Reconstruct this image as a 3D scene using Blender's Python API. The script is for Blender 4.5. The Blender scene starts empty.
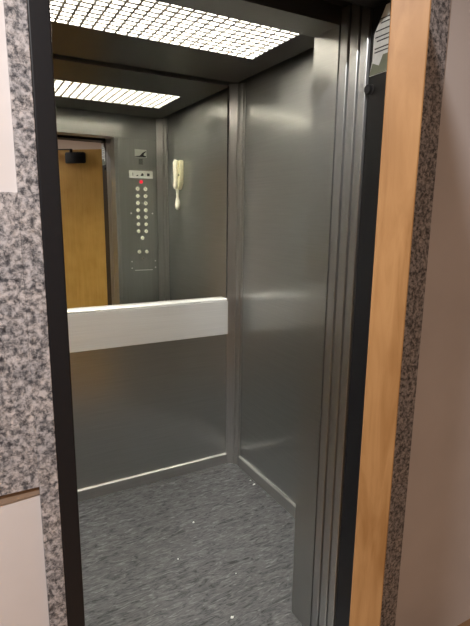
import bpy, bmesh, math, random
from mathutils import Vector, Matrix
random.seed(4)
sc = bpy.context.scene
COL = sc.collection

# ------------------------------------------------------------------ sizes (metres)
W, D, F = 1.362, 2.449, 1.305        # right cabin wall, back cabin wall, inner face of cabin front
LW = -0.20                           # left cabin wall
H = 2.187                            # cabin ceiling
OX0, OX1 = 0.1605, 0.988              # clear opening
LY = 0.955                           # painted landing wall face
GY = 0.945                           # granite face
SOF = 2.035                          # underside of the opening head

# ------------------------------------------------------------------ helpers
def box(bm, x0, x1, y0, y1, z0, z1, bev=0.0, seg=2):
    r = bmesh.ops.create_cube(bm, size=1.0)
    vs = r['verts']
    bmesh.ops.scale(bm, vec=(x1-x0, y1-y0, z1-z0), verts=vs)
    bmesh.ops.translate(bm, vec=((x0+x1)/2, (y0+y1)/2, (z0+z1)/2), verts=vs)
    if bev > 0:
        es = list({e for v in vs for e in v.link_edges})
        bmesh.ops.bevel(bm, geom=es, offset=bev, segments=seg, affect='EDGES', profile=0.5)
    return bm

def prism(bm, pts, axis, a, b):
    """extrude a 2-D outline along an axis from a to b"""
    def P(u, v, w):
        return {'z': (u, v, w), 'x': (w, u, v), 'y': (u, w, v)}[axis]
    lo = [bm.verts.new(P(u, v, a)) for u, v in pts]
    hi = [bm.verts.new(P(u, v, b)) for u, v in pts]
    n = len(pts)
    bm.faces.new(lo); bm.faces.new(hi)
    for i in range(n):
        bm.faces.new((lo[i], lo[(i+1) % n], hi[(i+1) % n], hi[i]))
    bmesh.ops.recalc_face_normals(bm, faces=bm.faces)
    return bm

def cyl(bm, c, r, l, axis='y', r2=None, seg=24):
    m = {'x': Matrix.Rotation(math.pi/2, 4, 'Y'), 'y': Matrix.Rotation(-math.pi/2, 4, 'X'), 'z': Matrix()}[axis]
    bmesh.ops.create_cone(bm, cap_ends=True, segments=seg, radius1=r, radius2=r if r2 is None else r2, depth=l,
                          matrix=Matrix.Translation(c) @ m)
    return bm

def tube(bm, pts, radii, seg=12):
    pts = [Vector(p) for p in pts]
    rings = []
    for i, p in enumerate(pts):
        t = (pts[min(i+1, len(pts)-1)] - pts[max(i-1, 0)]).normalized()
        a = t.orthogonal().normalized() if abs(t.z) < .9 else Vector((1, 0, 0)).cross(t).normalized()
        b = t.cross(a).normalized()
        r = radii[i] if isinstance(radii, (list, tuple)) else radii
        rx, ry = r if isinstance(r, (list, tuple)) else (r, r)
        rings.append([bm.verts.new(p + a*math.cos(2*math.pi*k/seg)*rx + b*math.sin(2*math.pi*k/seg)*ry) for k in range(seg)])
    for A, B in zip(rings, rings[1:]):
        for k in range(seg):
            bm.faces.new((A[k], A[(k+1) % seg], B[(k+1) % seg], B[k]))
    bm.faces.new(rings[0]); bm.faces.new(rings[-1])
    bmesh.ops.recalc_face_normals(bm, faces=bm.faces)
    return bm

def obj(name, bm, mat, parent=None, smooth=False):
    me = bpy.data.meshes.new(name)
    bm.to_mesh(me); bm.free()
    if smooth:
        for p in me.polygons: p.use_smooth = True
        try: me.set_sharp_from_angle(angle=math.radians(40))
        except Exception: pass
    for m in (mat if isinstance(mat, (list, tuple)) else [mat]): me.materials.append(m)
    o = bpy.data.objects.new(name, me); COL.objects.link(o)
    if parent: 
        o.parent = parent
        o.matrix_parent_inverse = Matrix.Identity(4)
    return o

def B(): return bmesh.new()

def tag(o, label, cat, group=None, kind=None):
    if label: o['label'] = label
    if cat: o['category'] = cat
    if group: o['group'] = group
    if kind: o['kind'] = kind
    return o

def struct(name, bm, mat, label, cat):
    return tag(obj(name, bm, mat), label, cat, kind='structure')

def thing(name, loc, label, cat, group=None, rz=0):
    o = bpy.data.objects.new(name, None); COL.objects.link(o)
    o.location = loc; o.rotation_euler = (0, 0, rz); o.empty_display_size = .1
    return tag(o, label, cat, group)

def shift(bm, root):
    """bring mesh written in world coordinates into an unrotated thing's space"""
    bmesh.ops.translate(bm, vec=-Vector(root.location), verts=bm.verts)
    return bm

# ------------------------------------------------------------------ materials
def mat(name):
    m = bpy.data.materials.new(name); m.use_nodes = True
    nt = m.node_tree; b = nt.nodes['Principled BSDF']
    return m, nt, b
def nd(nt, t, **k):
    n = nt.nodes.new(t)
    for a, v in k.items():
        if hasattr(n, a): setattr(n, a, v)
        else: n.inputs[a].default_value = v
    return n
def ramp(nt, stops):
    r = nt.nodes.new('ShaderNodeValToRGB'); e = r.color_ramp.elements
    while len(e) < len(stops): e.new(.5)
    for x, (p, c) in zip(e, stops):
        x.position = p; x.color = (*c, 1) if len(c) == 3 else c
    return r
def coords(nt, scale=(1, 1, 1)):
    tc = nt.nodes.new('ShaderNodeNewGeometry'); mp = nt.nodes.new('ShaderNodeMapping')
    mp.inputs['Scale'].default_value = scale
    nt.links.new(tc.outputs['Position'], mp.inputs['Vector'])
    return mp.outputs['Vector']

def plain(name, col, rough=.5, metal=0.0, spec=.5, bump=0, bscale=60):
    m, nt, b = mat(name)
    n = nd(nt, 'ShaderNodeTexNoise', Scale=bscale, Detail=4.0)
    nt.links.new(coords(nt), n.inputs['Vector'])
    r = ramp(nt, [(.3, tuple(c*.93 for c in col)), (.7, tuple(min(1, c*1.05) for c in col))])
    nt.links.new(n.outputs['Fac'], r.inputs['Fac']); nt.links.new(r.outputs['Color'], b.inputs['Base Color'])
    b.inputs['Roughness'].default_value = rough; b.inputs['Metallic'].default_value = metal
    b.inputs['Specular IOR Level'].default_value = spec
    if bump:
        bp = nd(nt, 'ShaderNodeBump', Strength=bump, Distance=.002)
        nt.links.new(n.outputs['Fac'], bp.inputs['Height']); nt.links.new(bp.outputs['Normal'], b.inputs['Normal'])
    return m

def steel(name, col, rough, scale, amp=.03, aniso=.8, metal=1.0, sharp=.0):
    """brushed stainless: highlights spread sideways across the grain, fine streaks along it"""
    m, nt, b = mat(name)
    n = nd(nt, 'ShaderNodeTexNoise', Scale=1.0, Detail=4.0, Roughness=.55)
    nt.links.new(coords(nt, scale), n.inputs['Vector'])
    r = ramp(nt, [(.25, tuple(c*.93 for c in col)), (.75, tuple(min(1, c*1.05) for c in col))])
    nt.links.new(n.outputs['Fac'], r.inputs['Fac'])
    mr = nd(nt, 'ShaderNodeMapRange'); mr.inputs['To Min'].default_value = rough-amp; mr.inputs['To Max'].default_value = rough+amp
    nt.links.new(n.outputs['Fac'], mr.inputs['Value']); nt.links.new(mr.outputs['Result'], b.inputs['Roughness'])
    b2 = nt.nodes.new('ShaderNodeBsdfPrincipled'); b2.inputs['Roughness'].default_value = .17
    for q in (b, b2):
        nt.links.new(r.outputs['Color'], q.inputs['Base Color']); q.inputs['Metallic'].default_value = metal
    b.inputs['Anisotropic'].default_value = aniso
    mx = nt.nodes.new('ShaderNodeMixShader'); mx.inputs[0].default_value = sharp
    nt.links.new(b.outputs[0], mx.inputs[1]); nt.links.new(b2.outputs[0], mx.inputs[2])
    nt.links.new(mx.outputs[0], nt.nodes['Material Output'].inputs['Surface'])
    ge = nt.nodes.new('ShaderNodeNewGeometry')
    cr = nd(nt, 'ShaderNodeVectorMath', operation='CROSS_PRODUCT'); cr.inputs[1].default_value = (.02, .01, 1)
    nt.links.new(ge.outputs['Normal'], cr.inputs[0]); nt.links.new(cr.outputs[0], b.inputs['Tangent'])
    return m

STEEL = steel('brushed_steel', (.515, .525, .51), .48, (4, 4, 220), aniso=.8, sharp=.34)
STEEL_POST = steel('steel_post', (.58, .57, .555), .34, (150, 150, 3))
STEEL_LEAF = steel('steel_leaf', (.525, .535, .53), .46, (150, 150, 3), aniso=.8, sharp=.15)
STEEL_RAIL = steel('steel_rail', (.84, .85, .85), .40, (3, 3, 300), metal=.6)
STEEL_SK = steel('steel_skirting', (.62, .61, .59), .30, (3, 3, 200), aniso=.3)
STEEL_COP = steel('steel_control_plate', (.49, .50, .475), .42, (120, 120, 3), aniso=.8, sharp=.25)
STEEL_LIP = steel('bright_lip', (.92, .92, .90), .4, (3, 3, 200), aniso=.0, metal=.5)
CHROME = plain('polished_steel', (.82, .82, .80), .15, 1.0)

def mirror_mat():
    m, nt, b = mat('mirror_glass')
    n = nd(nt, 'ShaderNodeTexNoise', Scale=2.5, Detail=2.0); nt.links.new(coords(nt), n.inputs['Vector'])
    r = ramp(nt, [(.3, (.76, .775, .74)), (.7, (.79, .80, .77))])
    nt.links.new(n.outputs['Fac'], r.inputs['Fac']); nt.links.new(r.outputs['Color'], b.inputs['Base Color'])
    b.inputs['Metallic'].default_value = 1; b.inputs['Roughness'].default_value = 0.0
    return m
MIRROR = mirror_mat()

def granite_mat():
    m, nt, b = mat('speckled_granite')
    v = coords(nt)
    n1 = nd(nt, 'ShaderNodeTexNoise', Scale=88.0, Detail=7.0, Roughness=.72, Distortion=.3)
    n2 = nd(nt, 'ShaderNodeTexVoronoi', Scale=170.0)
    n3 = nd(nt, 'ShaderNodeTexNoise', Scale=28.0, Detail=3.0)
    for n in (n1, n2, n3): nt.links.new(v, n.inputs['Vector'])
    r1 = ramp(nt, [(.34, (.028, .029, .034)), (.43, (.13, .13, .14)), (.50, (.33, .32, .32)), (.60, (.56, .54, .55))])
    nt.links.new(n1.outputs['Fac'], r1.inputs['Fac'])
    r2 = ramp(nt, [(.0, (.30, .30, .32)), (.38, (1, 1, 1)), (1, (1.0, .97, .95))])
    nt.links.new(n2.outputs['Color'], r2.inputs['Fac'])
    r3 = ramp(nt, [(.35, (.80, .80, .82)), (.65, (1.0, .96, .94))])
    nt.links.new(n3.outputs['Fac'], r3.inputs['Fac'])
    a = nd(nt, 'ShaderNodeMixRGB', blend_type='MULTIPLY'); a.inputs[0].default_value = 1
    c = nd(nt, 'ShaderNodeMixRGB', blend_type='MULTIPLY'); c.inputs[0].default_value = 1
    nt.links.new(r1.outputs['Color'], a.inputs[1]); nt.links.new(r2.outputs['Color'], a.inputs[2])
    nt.links.new(a.outputs['Color'], c.inputs[1]); nt.links.new(r3.outputs['Color'], c.inputs[2])
    nt.links.new(c.outputs['Color'], b.inputs['Base Color'])
    b.inputs['Roughness'].default_value = .38; b.inputs['Specular IOR Level'].default_value = .4
    return m
GRANITE = granite_mat()

def wood_mat(name, dark, light, rough=.45, scale=(38, 38, 2.2)):
    m, nt, b = mat(name)
    v = coords(nt, scale)
    n = nd(nt, 'ShaderNodeTexNoise', Scale=1.0, Detail=6.0, Roughness=.6, Distortion=1.2); nt.links.new(v, n.inputs['Vector'])
    n2 = nd(nt, 'ShaderNodeTexNoise', Scale=9.0, Detail=2.0); nt.links.new(coords(nt), n2.inputs['Vector'])
    mx = nd(nt, 'ShaderNodeMath', operation='MULTIPLY_ADD'); mx.inputs[1].default_value = .45
    nt.links.new(n2.outputs['Fac'], mx.inputs[0])
    ml = nd(nt, 'ShaderNodeMath', operation='MULTIPLY'); ml.inputs[1].default_value = .6
    nt.links.new(n.outputs['Fac'], ml.inputs[0]); nt.links.new(ml.outputs[0], mx.inputs[2])
    r = ramp(nt, [(.36, dark), (.66, light)])
    nt.links.new(mx.outputs[0], r.inputs['Fac']); nt.links.new(r.outputs['Color'], b.inputs['Base Color'])
    b.inputs['Roughness'].default_value = rough
    bp = nd(nt, 'ShaderNodeBump', Strength=.08, Distance=.001)
    nt.links.new(n.outputs['Fac'], bp.inputs['Height']); nt.links.new(bp.outputs['Normal'], b.inputs['Normal'])
    return m
WOOD = wood_mat('door_veneer', (.50, .27, .055), (.62, .36, .09))
WOOD_EDGE = wood_mat('door_edge_lipping', (.215, .100, .030), (.345, .185, .072), scale=(60, 60, 7))

def floor_mat():
    m, nt, b = mat('flecked_vinyl')
    v = coords(nt, (9, 36, 9))
    n = nd(nt, 'ShaderNodeTexNoise', Scale=1.7, Detail=6.0, Roughness=.68, Distortion=1.5); nt.links.new(v, n.inputs['Vector'])
    r = ramp(nt, [(.36, (.010, .010, .011)), (.44, (.050, .051, .053)), (.58, (.098, .099, .102)), (.70, (.19, .192, .196))])
    nt.links.new(n.outputs['Fac'], r.inputs['Fac']); nt.links.new(r.outputs['Color'], b.inputs['Base Color'])
    b.inputs['Roughness'].default_value = .55
    bp = nd(nt, 'ShaderNodeBump', Strength=.35, Distance=.002)
    nt.links.new(n.outputs['Fac'], bp.inputs['Height']); nt.links.new(bp.outputs['Normal'], b.inputs['Normal'])
    return m
FLOOR = floor_mat()
PAINT = plain('pale_wall_paint', (.66, .61, .595), .65, bscale=3)
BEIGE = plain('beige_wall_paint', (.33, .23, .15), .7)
PAINT_CEIL = plain('white_ceiling_paint', (.78, .76, .73), .8)
TILE = plain('landing_floor_stone', (.32, .19, .10), .45)
BROWN_LINE = plain('brown_line', (.27, .19, .135), .8, bump=.3, bscale=90)
BLACK = plain('black_frame_paint', (.009, .0088, .0105), .42, spec=.3)
DARK = plain('dark_ceiling_laminate', (.030, .028, .026), .34)
VOID = plain('dark_shaft', (.01, .01, .01), .9)
BLUEGREY = plain('grey_rubber_edge', (.10, .11, .14), .5)
LOUVER = plain('louver_white_metal', (.34, .325, .30), .4, 0.0)
CREAM = plain('cream_plastic', (.80, .74, .50), .4)
CREAM2 = plain('pale_cream_plastic', (.86, .82, .66), .35)
WHITE = plain('white_plastic', (.74, .76, .70), .4)
PAPER = plain('paper', (.80, .82, .78), .7)
GREENP = plain('green_grey_print', (.20, .22, .155), .7)
INK = plain('black_print', (.02, .02, .022), .6)
GREYP = plain('dark_grey_plastic', (.05, .05, .05), .5)
BUTTON = plain('button_plastic', (.78, .78, .66), .3)
def emit(name, col, s):
    m, nt, b = mat(name)
    b.inputs['Base Color'].default_value = (*col, 1)
    b.inputs['Emission Color'].default_value = (*col, 1); b.inputs['Emission Strength'].default_value = s
    return m
RED = emit('red_indicator', (.8, .015, .05), .4)
LAMP = emit('fluorescent_tube', (1.0, .965, .90), 56.0)
HOUSING = plain('lamp_housing', (.85, .78, .68), .5)

# ------------------------------------------------------------------ cabin shell
def bxs(*bs):
    bm = B()
    for b in bs: box(bm, *b)
    return bm

struct('floor', bxs((LW, W, 1.06, D, -.05, 0)), FLOOR, 'grey flecked vinyl floor of the lift cabin', 'floor')
struct('wall_back', bxs((LW-.03, W+.03, D, D+.03, 0, 2.26)), STEEL, 'brushed steel back wall of the cabin below the handrail', 'wall')
struct('wall_right', bxs((W, W+.03, 1.19, D, 0, 2.26)), STEEL, 'brushed steel side wall of the cabin on the right', 'wall')
struct('wall_left', bxs((LW-.03, LW, 1.19, D, 0, 2.26)), STEEL, 'brushed steel side wall of the cabin hidden on the left', 'wall')
struct('wall_front', bxs((OX1, W, 1.19, F, 0, SOF), (LW, .190, 1.19, F, 0, SOF), (LW, W, 1.19, F, SOF, 2.26)), STEEL,
       'brushed steel front return and transom around the cabin opening', 'wall')
# dropped dark ceiling with a cut-out for the light, a shadow gap round it, the roof above
LX0, LX1, LY0, LY1 = -.04, 1.199, 1.655, 2.035
g = .028
struct('ceiling', bxs((LW+g, W-g, F+g, LY0, H, H+.012), (LW+g, W-g, LY1, D-g, H, H+.012),
                      (LW+g, LX0, LY0, LY1, H, H+.012), (LX1, W-g, LY0, LY1, H, H+.012)), DARK,
       'dark dropped ceiling panel of the lift cabin', 'ceiling')
struct('ceiling_roof', bxs((LW-.03, W+.03, 1.19, D+.03, 2.26, 2.29)), VOID, 'dark cabin roof above the ceiling shadow gap', 'ceiling')

# baseboards (bright polished top edge, recessed at the corner post)
SK = .066
def skirt(name, axis, a, b, w, d, lab):
    """w: wall position, d: direction into the cabin (+1 or -1); the top edge is a bright chamfer"""
    pts = [(w, 0), (w+d*.014, 0), (w+d*.014, SK-.005), (w+d*.009, SK), (w, SK)]
    bm = prism(B(), pts, axis, a, b)
    return struct(name, bm, STEEL_SK, lab, 'skirting')
skirt('baseboard_back', 'x', LW, 1.300, D, -1, 'brushed steel skirting along the foot of the back wall')
# prism() maps an outline (u, v) on axis y to (u, y, v)
skirt('baseboard_right', 'y', F, 2.372, W, -1, 'brushed steel skirting along the foot of the right wall')
skirt('baseboard_left', 'y', F, D-.014, LW, 1, 'brushed steel skirting along the foot of the left wall')

# corner posts: chamfer face, groove and bead
def post(name, y, s, lab):
    def P(px, py): return (px, y - s*py)
    pts = [P(1.302, 0), P(1.302, .010), P(1.306, .012), P(1.334, .036), P(1.339, .034), P(1.341, .038), P(1.346, .050),
           P(1.351, .056), P(1.356, .058), P(1.357, .070), P(W-.003, .076), P(W, .076), P(W, 0)]
    bm = prism(B(), pts, 'z', 0, H-.004)
    return struct(name, bm, STEEL_POST, lab, 'trim')
post('trim_1', D, 1, 'steel corner post between the mirror and the right wall')
post('trim_2', F, -1, 'steel corner post beside the control panel, seen in the mirror')

# ------------------------------------------------------------------ mirror
MZ0, MZ1 = 1.035, 2.172
mt = thing('mirror', (.55, D, MZ0), 'large wall mirror above the steel handrail on the cabin back wall', 'mirror')
obj('mirror_glass', shift(box(B(), LW+.015, 1.292, D-.006, D, MZ0, MZ1), mt), MIRROR, mt)
bm = B(); box(bm, 1.2925, 1.299, D-.008, D, MZ0, MZ1)
obj('edge_strip', shift(bm, mt), GREYP, mt)

# ------------------------------------------------------------------ handrail
hr = thing('handrail', (.55, D, .83), 'wide flat brushed metal handrail across the back wall under the mirror', 'handrail')
RX0, RX1 = LW+.03, 1.283
obj('fascia', shift(box(B(), RX0, RX1, D-.048, D-.010, .830, 1.0235, .0015), hr), STEEL_RAIL, hr)
bm = prism(B(), [(D-.045, 1.0275), (D-.045, 1.033), (D-.041, 1.037), (D-.0065, 1.037), (D-.0065, 1.0275)], 'x', RX0+.002, RX1-.003)
tag(obj('top_lip', shift(bm, hr), STEEL_LIP, hr), 'bright polished top lip', None)
for x in (.0, .55, 1.1):
    obj('lip_spacer', shift(box(B(), x-.02, x+.02, D-.030, D-.012, 1.0235, 1.0275), hr), GREYP, hr)
    obj('bracket', shift(box(B(), x-.03, x+.03, D-.0105, D, .86, 1.0), hr), STEEL_POST, hr)

# ------------------------------------------------------------------ ceiling light
cl = thing('ceiling_light', ((LX0+LX1)/2, (LY0+LY1)/2, H), 'long lit ceiling light behind an egg-crate louver grid in the cabin ceiling', 'ceiling light')
bm = B(); n1, n2 = 28, 10; t = .009; hh = .016
dx, dy = (LX1-LX0)/n1, (LY1-LY0)/n2
for i in range(n1+1):
    x = LX0 + i*dx; box(bm, max(LX0, x-t/2), min(LX1, x+t/2), LY0, LY1, H-.001, H-.001+hh)
for j in range(n2+1):
    y = LY0 + j*dy; box(bm, LX0, LX1, max(LY0, y-.007), min(LY1, y+.007), H-.0012, H-.0008+hh)
obj('louver', shift(bm, cl), LOUVER, cl)
bm = B()
box(bm, LX0, LX1, LY0, LY1, H+.055, H+.06)
box(bm, LX0-.006, LX0, LY0, LY1, H+.0125, H+.06); box(bm, LX1, LX1+.006, LY0, LY1, H+.0125, H+.06)
box(bm, LX0, LX1, LY0-.006, LY0, H+.0125, H+.06); box(bm, LX0, LX1, LY1, LY1+.006, H+.0125, H+.06)
obj('housing', shift(bm, cl), HOUSING, cl)
tag(obj('diffuser', shift(box(B(), LX0, LX1, LY0, LY1, H+.026, H+.030), cl), LAMP, cl), 'glowing white diffuser above the grid', None)

# ------------------------------------------------------------------ control panel on the front return (seen in the mirror)
cp = thing('control_panel', (1.157, F, .02), 'tall steel control panel with two columns of round floor buttons, seen in the mirror', 'control panel')
PX0, PX1, PF = 1.010, 1.300, F+.006
obj('face_plate', shift(box(B(), PX0, PX1, F, PF, .02, 2.030, .0015, 1), cp), STEEL_COP, cp)
# pictogram plate with a black swoosh
pg = obj('pictogram', shift(box(B(), 1.134, 1.222, PF, PF+.002, 1.907, 1.962), cp), WHITE, cp)
# x here runs from the door edge (1.134) to the wall (1.222); in the mirror x also runs left to right
sw = [(1.134, 1.909), (1.215, 1.909), (1.220, 1.917), (1.200, 1.921), (1.203, 1.934), (1.222, 1.950), (1.216, 1.952),
      (1.192, 1.940), (1.180, 1.926), (1.168, 1.917), (1.134, 1.913)]
obj('swoosh_print', shift(prism(B(), sw, 'y', PF+.002, PF+.003), cp), INK, pg)
sp = B()
for r in range(5):
    for c in range(4): box(sp, 1.164+c*.0075, 1.1695+c*.0075, PF, PF+.001, 1.858+r*.008, 1.8635+r*.008)
obj('speaker_grille', shift(sp, cp), GREYP, cp)
dp = obj('floor_display', shift(box(B(), 1.088, 1.266, PF, PF+.004, 1.760, 1.812, .001, 1), cp), WHITE, cp)
for pts in ([(1.113, 1.775), (1.117, 1.775), (1.117, 1.797), (1.113, 1.797)], [(1.135, 1.774), (1.155, 1.774), (1.155, 1.785)],
            [(1.172, 1.776), (1.195, 1.776), (1.195, 1.792), (1.184, 1.797), (1.178, 1.787)], [(1.222, 1.776), (1.242, 1.776), (1.242, 1.796), (1.222, 1.796)]):
    obj('display_mark', shift(prism(B(), pts, 'y', PF+.004, PF+.005), cp), GREYP, dp)
bm = cyl(B(), (1.176, PF+.003, 1.734), .0125, .008)
tag(obj('indicator_lamp', shift(bm, cp), RED, cp, True), 'glowing red indicator lamp', None)
spots = [(x, 1.684-i*.0512) for i in range(7) for x in (1.148, 1.207)] + [(1.1775, 1.326), (1.149, 1.223), (1.207, 1.223)]
for x, z in spots:
    rim = cyl(B(), (x, PF+.001, z), .0165, .003)
    bt = obj('button', shift(cyl(B(), (x, PF+.0045, z), .0135, .008, r2=.012), cp), BUTTON, cp, True)
    obj('button_rim', shift(rim, cp), CHROME, bt, True)
bm = cyl(B(), (1.1775, PF+.002, 1.174), .009, .005); 
ks = obj('key_switch', shift(bm, cp), CHROME, cp, True)
obj('key_slot', shift(box(B(), 1.1765, 1.1785, PF+.0045, PF+.005, 1.168, 1.180), cp), INK, ks)
sv = obj('service_plate', shift(box(B(), 1.080, 1.284, PF, PF+.002, 1.080, 1.160, .0008, 1), cp), STEEL_COP, cp)
for x, z in ((1.09, 1.152), (1.274, 1.152), (1.09, 1.102), (1.274, 1.102)):
    obj('screw', shift(cyl(B(), (x, PF+.003, z), .0055, .003), cp), STEEL_LIP, sv, True)
obj('plate_lip', shift(box(B(), 1.112, 1.252, PF+.002, PF+.005, 1.082, 1.088), cp), STEEL_LIP, sv)
for x in (1.095, 1.259):
    obj('screw', shift(cyl(B(), (x, PF+.001, 1.507), .006, .003), cp), STEEL_LIP, cp, True)

# ------------------------------------------------------------------ intercom handset on the right wall (seen in the mirror)
ph = thing('intercom_phone', (W, 1.63, 1.69), 'cream intercom handset hanging on the right cabin wall, seen in the mirror', 'phone')
py = 1.63
bm = B()
prism(bm, [(py-.046, 1.866), (py+.046, 1.866), (py+.044, 1.717), (py+.012, 1.672), (py-.022, 1.672), (py-.044, 1.717)], 'x', W-.030, W)
bmesh.ops.bevel(bm, geom=list(bm.edges), offset=.004, segments=2, affect='EDGES')
obj('cradle', shift(bm, ph), CREAM, ph, True)
bm = B()
tube(bm, [(W-.040, py+.004, 1.868), (W-.045, py+.004, 1.850), (W-.045, py+.004, 1.802), (W-.044, py+.004, 1.742), (W-.045, py, 1.697), (W-.043, py-.006, 1.677)],
     [(.016, .012), (.021, .017), (.018, .015), (.016, .014), (.018, .016), (.010, .009)], 14)
obj('handset', shift(bm, ph), CREAM2, ph, True)
bm = B()
tube(bm, [(W-.030, py-.002, 1.677), (W-.028, py-.004, 1.650), (W-.026, py-.008, 1.622), (W-.025, py-.012, 1.597), (W-.025, py-.014, 1.567), (W-.025, py-.012, 1.542), (W-.025, py-.010, 1.534)],
     [.013, .0095, .009, .0155, .0195, .0145, .006], 14)
obj('cord', shift(bm, ph), CREAM2, ph, True)
obj('hook_switch', shift(box(B(), W-.036, W-.030, py+.030, py+.040, 1.762, 1.772), ph), INK, ph)

# ------------------------------------------------------------------ sliding door leaves, stacked open at the right
for i, (y0, y1, lab) in enumerate(((1.152, 1.184, 'brushed steel sliding door leaf stacked open next to the cabin return'),
                                   (1.109, 1.142, 'brushed steel sliding door leaf in the middle of the open stack'),
                                   (1.071, 1.100, 'brushed steel sliding door leaf nearest the black door frame'))):
    root = thing('sliding_door_leaf', (OX1, y0, .012), lab, 'sliding door', 'lift door leaves stacked open at the right')
    obj('door_panel', shift(box(B(), OX1, 1.355, y0, y1, .012, SOF+.04, .0012, 1), root), STEEL_LEAF, root)
    bm = box(B(), OX1+.004, OX1+.05, y0+.008, y1-.008, .0005, .012)
    obj('bottom_guide', shift(bm, root), GREYP, root)

# ------------------------------------------------------------------ black landing frame, sill, head
FR0, FR1 = 0.124, 1.050
bm = B()
box(bm, FR0, OX0, GY, 1.062, 0, SOF+.05, .003, 2); box(bm, OX1, FR1, GY, 1.062, 0, SOF+.05, .003, 2)
box(bm, OX0, OX1, GY, 1.062, SOF, SOF+.05)
struct('trim_3', bm, BLACK, 'black painted metal door frame around the lift opening', 'door frame')
struct('trim_4', bxs((LW, W, 1.062, 1.19, SOF+.05, 2.26)), VOID, 'dark header above the sliding door leaves', 'trim')
bm = B(); box(bm, FR0, FR1, GY-.02, 1.06, -.04, 0); 
for y in (1.085, 1.125, 1.168): box(bm, OX0, OX1-.002, y-.004, y+.004, .0002, .0015)
struct('trim_5', bm, STEEL_POST, 'steel door sill with running grooves', 'sill')

# ------------------------------------------------------------------ landing: painted wall, granite surround
LX_, RX_, BY_, CZ = -2.6, 3.0, -2.6, 2.62
struct('wall_landing', bxs((LX_, FR0, LY, 1.06, 0, CZ), (FR1, RX_, LY, 1.06, 0, CZ), (FR0, FR1, LY, 1.06, SOF+.05, CZ)), PAINT,
       'pale painted landing wall around the lift entrance', 'wall')
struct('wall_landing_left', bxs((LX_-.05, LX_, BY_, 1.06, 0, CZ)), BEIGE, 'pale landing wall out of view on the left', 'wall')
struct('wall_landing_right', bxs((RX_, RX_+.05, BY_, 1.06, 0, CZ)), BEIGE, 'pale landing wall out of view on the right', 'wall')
struct('wall_landing_rear', bxs((LX_-.05, RX_+.05, BY_-.05, BY_, 0, CZ)), PAINT, 'pale landing wall behind the viewer', 'wall')
struct('floor_landing', bxs((LX_-.05, RX_+.05, BY_-.05, 1.062, -.09, -.041), (LX_, FR0, BY_, 1.06, -.041, 0), (FR1, RX_, BY_, 1.06, -.041, 0), (FR0, FR1, BY_, GY-.02, -.041, 0)), TILE, 'brown stone landing floor', 'floor')
struct('ceiling_landing', bxs((LX_-.05, RX_+.05, BY_-.05, 1.06, CZ, CZ+.05)), PAINT_CEIL, 'white landing ceiling', 'ceiling')

struct('trim_6', box(B(), .089, FR0, GY, LY, 0, SOF+.14, .001, 1), GRANITE, 'narrow speckled granite strip left of the black door frame', 'granite trim')
struct('trim_7', box(B(), -.40, .089, GY, LY, .972, 1.535, .001, 1), GRANITE, 'wide speckled granite slab on the wall left of the entrance', 'granite slab')
struct('trim_8', box(B(), FR1, 1.146, GY, LY, 0, SOF+.14, .001, 1), GRANITE, 'narrow speckled granite strip behind the open wooden door', 'granite trim')
struct('trim_9', box(B(), FR0, FR1, GY, LY, SOF+.05, SOF+.14, .001, 1), GRANITE, 'speckled granite strip above the door frame', 'granite trim')
bm = prism(B(), [(-.40, .925), (.0885, .9535), (.0885, .9718), (-.40, .9718)], 'y', LY-.003, LY)  # thin brown strip along the lower edge of the wide slab
struct('trim_10', bm, BROWN_LINE, 'brown line under the wide granite slab', 'trim')

# ------------------------------------------------------------------ wooden landing door, half open towards the viewer
EX, EY, TH = .395, .398, .038
HX, HY = 1.005, .942
dvec = Vector((EX-HX, EY-HY, 0)); LEN = dvec.length; ang = math.atan2(dvec.y, dvec.x)
dr = thing('door_1', (HX, HY, 0), 'wooden landing door standing half open, seen edge-on at the right', 'door', rz=ang)
dr['kind'] = 'structure'
# local x runs from hinge to free edge, local +y is the outer face (towards the right)
DT = 1.992
obj('door_leaf', box(B(), .0, LEN-.004, .0, TH, .008, DT, .0012, 1), WOOD, dr)
tag(obj('edge_lipping', box(B(), LEN-.004, LEN, .0, TH, .008, DT, .0012, 1), WOOD_EDGE, dr), 'light tan wooden edge of the door', None)
bm = B(); prism(bm, [(.15, -.0005), (.33, -.0005), (.322, -.024), (.29, -.034), (.20, -.034), (.162, -.024)], 'z', DT-.105, DT-.022)
bmesh.ops.bevel(bm, geom=list(bm.edges), offset=.006, segments=2, affect='EDGES')
dc = obj('door_closer', bm, BLACK, dr, True)
tag(dc, 'black door closer at the top of the door', None)
bm = B(); cyl(bm, (.27, -.018, DT-.012), .012, .03, 'z')
box(bm, .26, .56, -.026, -.012, DT-.004, DT+.003)
obj('closer_arm', bm, BLACK, dc)
for z in (.25, 1.05, 1.69):
    hg = obj('hinge', cyl(B(), (-.006, -.006, z), .008, .11, 'z'), CHROME, dr, True)

# ------------------------------------------------------------------ paper notice and latch block on the frame reveal
def ny(pts): return pts
nx = OX1
nt_ = thing('notice', (nx, 1.0, 1.88), 'white paper notice with black lines stuck on the black frame beside the wooden door', 'notice')
out = [(1.010, 2.028), (1.030, 1.995), (1.047, 1.968), (1.048, 1.905), (1.056, 1.868), (1.012, 1.868), (.958, 1.868), (.958, 2.028)]
obj('paper_sheet', shift(prism(B(), out, 'x', nx-.0015, nx), nt_), PAPER, nt_)
bm = B()
prism(bm, [(1.046, 1.898), (1.0555, 1.869), (.958, 1.869), (.958, 1.912), (1.010, 1.912), (1.022, 1.888)], 'x', nx-.0022, nx-.0015)
obj('green_band', shift(bm, nt_), GREENP, nt_)
bm = B()
for k, z in enumerate((1.998, 1.988, 1.972, 1.957, 1.947, 1.930, 1.921)):
    a = 1.030 - (.006 if k % 2 else 0) if z > 1.98 else 1.041 - (.006 if k % 3 == 1 else 0)
    box(bm, nx-.0022, nx-.0015, .968, a, z, z+.0026)
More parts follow.
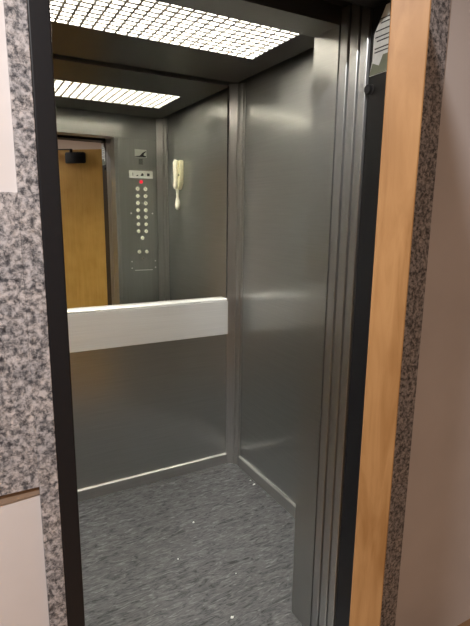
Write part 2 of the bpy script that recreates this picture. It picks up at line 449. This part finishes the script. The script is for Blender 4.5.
obj('text_lines', shift(bm, nt_), INK, nt_)

bf = thing('door_buffer', (OX1, 1.05, 1.835), 'small black rubber buffer on the frame below the paper notice', 'buffer')
bm = B(); cyl(bm, (OX1-.006, 1.050, 1.835), .011, .012, 'x')
obj('rubber_pad', shift(bm, bf), INK, bf, True)
obj('buffer_base', shift(cyl(B(), (OX1-.0015, 1.050, 1.835), .014, .003, 'x'), bf), GREYP, bf, True)

# ------------------------------------------------------------------ paper scraps on the floor
def scrap(x, y, s, lab):
    bm = B(); n = 7
    vs = []
    for k in range(n):
        a = 2*math.pi*k/n + random.uniform(-.2, .2); r = s*random.uniform(.55, 1)
        vs.append((x + r*math.cos(a), y + r*.7*math.sin(a)))
    prism(bm, vs, 'z', .0003, .0022)
    for v in bm.verts:
        if v.co.z > .002: v.co.z += random.uniform(0, .0035)
    c = Vector((x, y, 0)); bmesh.ops.translate(bm, vec=-c, verts=bm.verts)
    o = obj('paper_scrap', bm, PAPER); o.location = c
    tag(o, lab, 'paper scrap', 'white scraps on the cabin floor')
for a in (
    (0.881, 1.989, 0.006, 'tiny white scrap in the middle of the cabin floor, nearest the back wall'),
    (0.712, 1.78, 0.0032, 'tiny pale scrap left of the others on the cabin floor'),
    (0.896, 1.582, 0.0032, 'faint pale scrap on the cabin floor between the middle and the door stack'),
    (0.77, 1.386, 0.008, 'bright white scrap on the floor closest to the doorway'),
    (1.325, 2.148, 0.01, 'white scrap lying against the right skirting near the corner, larger of the pair'),
    (1.33, 2.195, 0.006, 'smaller white scrap behind its neighbour at the right skirting near the corner')):
    scrap(*a)

# ------------------------------------------------------------------ lights
def area(name, loc, size, power, col, target=None, shape='DISK'):
    l = bpy.data.lights.new(name, 'AREA'); l.shape = shape; l.size = size; l.energy = power; l.color = col
    o = bpy.data.objects.new(name, l); COL.objects.link(o); o.location = loc
    return o
area('landing_area_light', (-.476, -.105, CZ-.01), .16, 58, (1.0, .965, .945))
area('landing_area_light', (1.75, -1.45, CZ-.01), .3, 12, (1.0, .84, .66))  # unseen warm fill, added to lift the shaded landing wall on the right

w = bpy.data.worlds.new('world'); sc.world = w; w.use_nodes = True
w.node_tree.nodes['Background'].inputs['Color'].default_value = (.02, .02, .02, 1)

# ------------------------------------------------------------------ camera
cam = bpy.data.cameras.new('camera'); co = bpy.data.objects.new('camera', cam); COL.objects.link(co)
cam.sensor_fit = 'VERTICAL'; cam.sensor_height = 36; cam.sensor_width = 36; cam.lens = 486.54/626*36
cam.clip_start = .02
p, yaw, roll = map(math.radians, (11.3337, 28.9779, .6906))
fw = Vector((math.sin(yaw)*math.cos(p), math.cos(yaw)*math.cos(p), -math.sin(p)))
rt = Vector((math.cos(yaw), -math.sin(yaw), 0)); up = rt.cross(fw)
r2 = rt*math.cos(roll) + up*math.sin(roll); u2 = -rt*math.sin(roll) + up*math.cos(roll)
M = Matrix((r2, u2, -fw)).transposed().to_4x4(); M.translation = (0, 0, 1.5)
co.matrix_world = M
sc.camera = co

sc.view_settings.view_transform = 'Standard'; sc.view_settings.look = 'None'
sc.view_settings.exposure = 0.0; sc.view_settings.gamma = 1.0
try: sc.view_settings.use_curve_mapping = False
except Exception: pass
sc.cycles.max_bounces = 10; sc.cycles.glossy_bounces = 8; sc.cycles.diffuse_bounces = 5
try: sc.cycles.use_denoising = True
except Exception: pass
